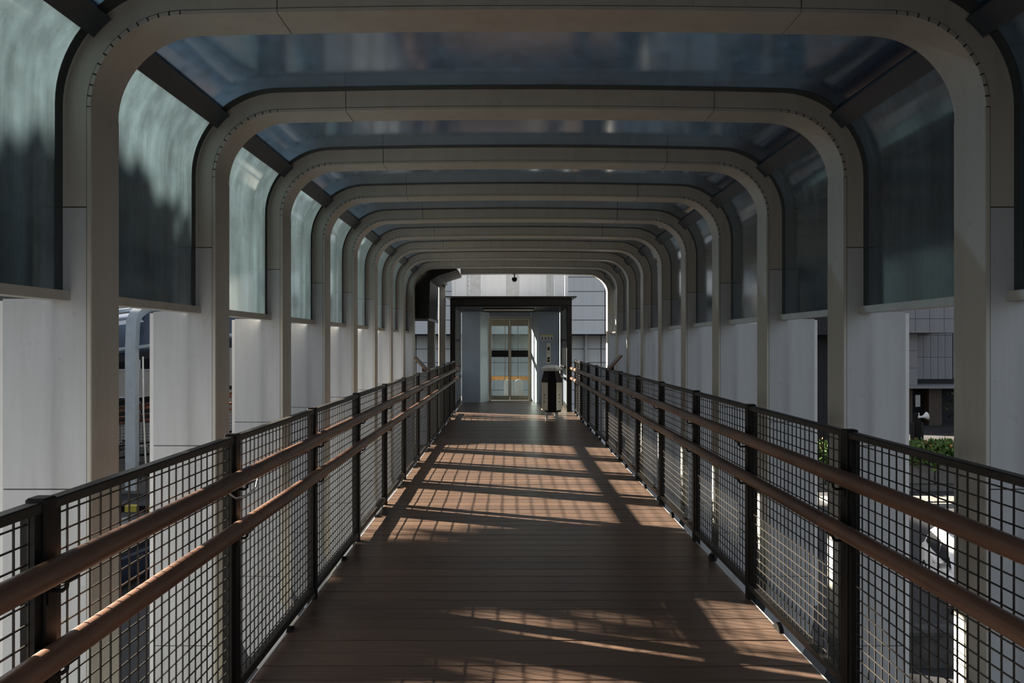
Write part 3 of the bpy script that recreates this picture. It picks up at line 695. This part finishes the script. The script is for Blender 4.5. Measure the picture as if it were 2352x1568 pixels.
def make_car(name, label, paint, loc, rz):
    """small people carrier, nose towards -y"""
    c = thing(name, label, 'car', loc, rz)
    L = [(-2.10, .45, .55, .30, .62), (-2.0, .70, .78, .24, .74), (-1.55, .82, .84, .22, .92), (-1.0, .84, .85, .22, 1.0), (0.0, .85, .86, .22, 1.02), (1.3, .85, .86, .22, 1.05), (1.95, .80, .82, .26, 1.06), (2.12, .66, .72, .36, 0.95)]
    rings = []
    for y, wb, wm, z0, z1 in L:
        zm = (z0+z1)/2
        half = [(wb*0.92, z0), (wm, z0+0.12), (wm+0.005, zm), (wm-0.02, z1-0.08), (wm-0.12, z1)]
        rings.append([(x, y, z) for x, z in half]+[(-x, y, z) for x, z in reversed(half)])
    MB().loft(rings).build('body', paint, c, True)
    G = [(-1.18, .70, 1.0), (-0.72, .66, 1.32), (-0.30, .62, 1.56), (0.3, .61, 1.62), (1.2, .60, 1.62), (1.75, .58, 1.54), (2.02, .66, 1.04)]
    rings = []
    for y, w2, zt in G:
        wb = .74
        rings.append([(wb, y, 0.98), (w2+0.03, y, zt-0.10 if zt > 1.1 else zt-0.02), (w2-0.08, y, zt), (-w2+0.08, y, zt), (-w2-0.03, y, zt-0.10 if zt > 1.1 else zt-0.02), (-wb, y, 0.98)])
    cab = MB().loft(rings).build('cabin', paint, c, True)
    MB().add([(-.62, -1.17, 1.03), (.62, -1.17, 1.03), (.53, -0.42, 1.51), (-.53, -0.42, 1.51), (-.6, -1.10, 1.0), (.6, -1.10, 1.0), (.5, -0.38, 1.48), (-.5, -0.38, 1.48)],
             [(0, 1, 2, 3), (7, 6, 5, 4), (0, 4, 5, 1), (1, 5, 6, 2), (2, 6, 7, 3), (3, 7, 4, 0)]).build('windscreen', 'carglass', c)
    MB().box(-.50, .50, 1.93, 2.0, 1.12, 1.46).xf(Matrix.Translation((0, -0.06, 0.03))).build('rear_window', 'carglass', c)
    for s in (-1, 1):
        for pts in ([(-0.95, 1.06), (-0.62, 1.06), (-0.62, 1.27)], [(-0.56, 1.06), (0.26, 1.06), (0.26, 1.47), (-0.18, 1.47), (-0.42, 1.36)], [(0.34, 1.06), (1.08, 1.06), (1.08, 1.47), (0.34, 1.47)], [(1.16, 1.06), (1.75, 1.10), (1.62, 1.44), (1.16, 1.47)]):
            n = len(pts); x = lambda z: s*(0.748-(z-1.0)*0.21)
            MB().add([(x(z)+s*0.012, y, z) for y, z in pts]+[(x(z)-s*0.03, y, z) for y, z in pts], [tuple(range(n)), tuple(range(2*n-1, n-1, -1))]+[(i, (i+1) % n, (i+1) % n+n, i+n) for i in range(n)]).build('side_window', 'carglass', c)
        m = MB().cbox(s*0.80-0.0, s*0.80+s*0.20 if s > 0 else s*0.80, -0.92, -0.80, 1.02, 1.17, 0.02) if s > 0 else MB().cbox(-1.0, -0.80, -0.92, -0.80, 1.02, 1.17, 0.02)
        m.build('mirror', 'chrome', c)
        for y in (-1.35, 1.32):
            wh = MB().lathe([(0.20, -0.10), (0.31, -0.10), (0.32, -0.06), (0.32, 0.06), (0.31, 0.10), (0.20, 0.10)], 20).xf(Matrix.Translation((s*0.77, y, 0.32)) @ Matrix.Rotation(math.pi/2, 4, 'Y')).build('wheel', 'rubber', c, True)
            MB().lathe([(0.19, -0.105), (0.19, 0.105)], 14).xf(Matrix.Translation((s*0.77, y, 0.32)) @ Matrix.Rotation(math.pi/2, 4, 'Y')).build('hub', 'alu', wh)
        MB().cbox(s*0.60-0.14, s*0.60+0.14, -2.07, -1.96, 0.62, 0.76, 0.02).build('headlamp', 'chrome', c)
        MB().cbox(s*0.66-0.08, s*0.66+0.08, 2.02, 2.10, 0.75, 1.0, 0.02).build('tail_lamp', 'amber', c)
        MB().tube([(s*0.50, -0.1, 1.63), (s*0.50, 0.1, 1.665), (s*0.50, 1.2, 1.665), (s*0.50, 1.4, 1.62)], 0.018, 8).build('roof_rail', 'alu', c, True)
        MB().box(min(s*0.862, s*0.874), max(s*0.862, s*0.874), 0.15, 0.35, 0.86, 0.89).build('door_handle', 'chrome', c)
    MB().cbox(-.45, .45, -2.10, -2.03, 0.42, 0.60, 0.01).build('grille', 'black', c)
    return c
make_car('parked_car', 'white people carrier parked below the bridge on the right', 'carwhite', (12.73, 20.36, -5.5), -0.30)
make_car('parked_car', 'dark blue car on the street below the left fence', 'cardark', (-11.6, 21.5, -5.5), -0.25)
make_car('parked_car', 'red car far off, glimpsed between the second and third right legs', 'carred', (24.0, 56.0, -5.5), 1.4)
wl = thing('low_wall', 'stained dark concrete wall below the white car on the right', 'wall', (11.5, 16.2, -5.5))
for i in range(4): MB().cbox(-3.5+i*1.75, -3.5+i*1.75+1.73, -0.2, 0.2, 0, 0.72, 0.015).build('wall_block', 'concrete_d', wl)
MB().box(-3.5, 3.5, -0.24, 0.24, 0.722, 0.80).build('coping', 'concrete_d', wl)
yk = thing('striped_kerb', 'yellow and black striped kerb on the street left of the bridge', 'kerb', (-15.5, 31, -5.5))
for i in range(16): MB().box(-4+i*0.5, -4+i*0.5+0.49, -0.15, 0.15, 0, 0.25).build('kerb_block', 'yellow' if i % 2 else 'black', yk)
pl = thing('street_planter', 'low grey concrete planter with dark shrubs left of the bridge', 'planter', (-17.5, 35, -5.5))
for i in range(5): MB().cbox(-5+i*2.0, -5+i*2.0+1.95, -0.6, 0.6, 0, 0.8, 0.03).build('planter_box', 'concrete', pl)
leaf_mass(1500, lambda: (random.uniform(-4.8, 4.8), random.gauss(0, 0.4), 0.8+abs(random.gauss(0, 0.5))), 0.3).build('foliage', 'leaf_dark', pl, stuff=True)

# ------------------------------------------------------------------ left: buildings beyond the branch footbridge
lb = thing('beige_building', 'plain beige building behind the side footbridge on the left', 'building', (-21, 50, -5.5))
MB().box(-7, 4.5, 0, 8, 0, 9.2).build('wall', 'beigewall', lb)
MB().box(-7.2, 4.7, -0.2, 8.2, 9.2, 9.6).build('parapet', 'white', lb)
for i in range(5):
    for j in range(2):
        f = MB().box(-6+i*2.1, -6+i*2.1+1.3, -0.06, 0.0, 1.6+j*3.6, 3.4+j*3.6).build('window', 'white', lb)
        MB().box(-6+i*2.1+0.08, -6+i*2.1+1.22, -0.08, -0.062, 1.68+j*3.6, 3.32+j*3.6).build('pane', 'carglass', f)
db = thing('dark_building', 'long dark block seen dimly through the nearest left side panes', 'building', (-40, 0, -5.5))
MB().box(-8, 0, 4, 96, 0, 17.2).build('wall', 'darkwall', db)  # stretched unseen past the frame to shade the street on the left
MB().box(-8.2, 0.2, 3.8, 96.2, 17.2, 17.35).build('parapet', 'black', db)
MB().box(-8, 0, 37, 52, 17.36, 20.15).build('shade_storey', 'darkwall', db)  # unseen storey added to keep the sun off the white car
wf = MB().box(0, 0.06, -1.0, 1.0, 0, 2.0).data('window'); wf.materials.append(M['beam'])
wp = MB().box(0.061, 0.08, -0.92, 0.92, 0.08, 1.92).data('pane'); wp.materials.append(M['carglass'])
for i in range(14):
    for j in range(5):
        o = link('window', wf, db); o.location = (0.001, 54+i*3.0, 1.0+j*3.25); link('pane', wp, o)

# ------------------------------------------------------------------ unseen tree added left of the bridge, crown shaped to shade deck and panes

t = thing('shade_tree', 'unseen dark tree added left of the bridge to shade the deck', 'tree', (-13.6, 10.4, -5.5))
MB().tube([(0, 0, 0), (0.1, 0.05, 4), (-0.05, 0, 7.5), (0.1, -0.3, 10.2)], [0.2, 0.16, 0.12, 0.05], 10).build('trunk', 'bark', t, True)
D_ = 11.0
fol = MB()
for u, v, ru, rv, n in ((6.5, 1.06, 0.80, 0.36, 2300), (5.9, 0.70, 0.80, 0.27, 2100), (4.35, 0.33, 0.80, 0.20, 1100), (5.5, 0.33, 0.75, 0.16, 100), (3.45, 1.90, 0.95, 0.42, 2600), (2.2, 1.62, 0.9, 0.26, 1500), (4.9, 0.95, 0.65, 0.22, 65)):
    def pos():
        while True:
            p = Vector((random.uniform(-1, 1), random.uniform(-1, 1), random.uniform(-1, 1)))
            if p.length < 1 and noise.noise(p*2.0+Vector((u, v, 0))) > -0.3:
                dx = p.x*1.1
                return (-1.92-D_+dx+13.6, u+0.37*(D_-dx)+p.y*ru-10.4, v+0.3565*(D_-dx)+p.z*rv+5.5)
    leaf_mass(n, pos, 0.22, fol)
    MB().tube([(0.05, 0, 8.2), (-1.92-D_+13.6, u+0.37*D_-10.4, v+0.3565*D_+5.5)], [0.06, 0.02], 6).build('branch', 'bark', t, True)
fol.build('foliage', 'leaf_dark', t, stuff=True)
# leaf litter lying on the glass roof of the two nearest bays
for bay in [o for o in scene.objects if o.get('category') == 'canopy' and o.location.y in (YK(2)+T, YK(3)+T)]:
    b = MB()
    for i in range(2600):
        x = random.gauss(0.0, 0.48); y = 0.36+random.gauss(0, 0.10)+0.05*x*x
        z = camber(x, TOP)+0.1305; l = random.uniform(.006, .022); a = random.uniform(0, 6.28)
        ca, sa = math.cos(a)*l, math.sin(a)*l
        b.add([(x+ca, y+sa, z), (x-sa*.4, y+ca*.4, z+.002), (x-ca, y-sa, z), (x+sa*.4, y-ca*.4, z+.002), (x, y, z+.004)], [(0, 1, 4), (1, 2, 4), (2, 3, 4), (3, 0, 4)])
    b.build('leaf_litter', 'bark', bay, stuff=True)
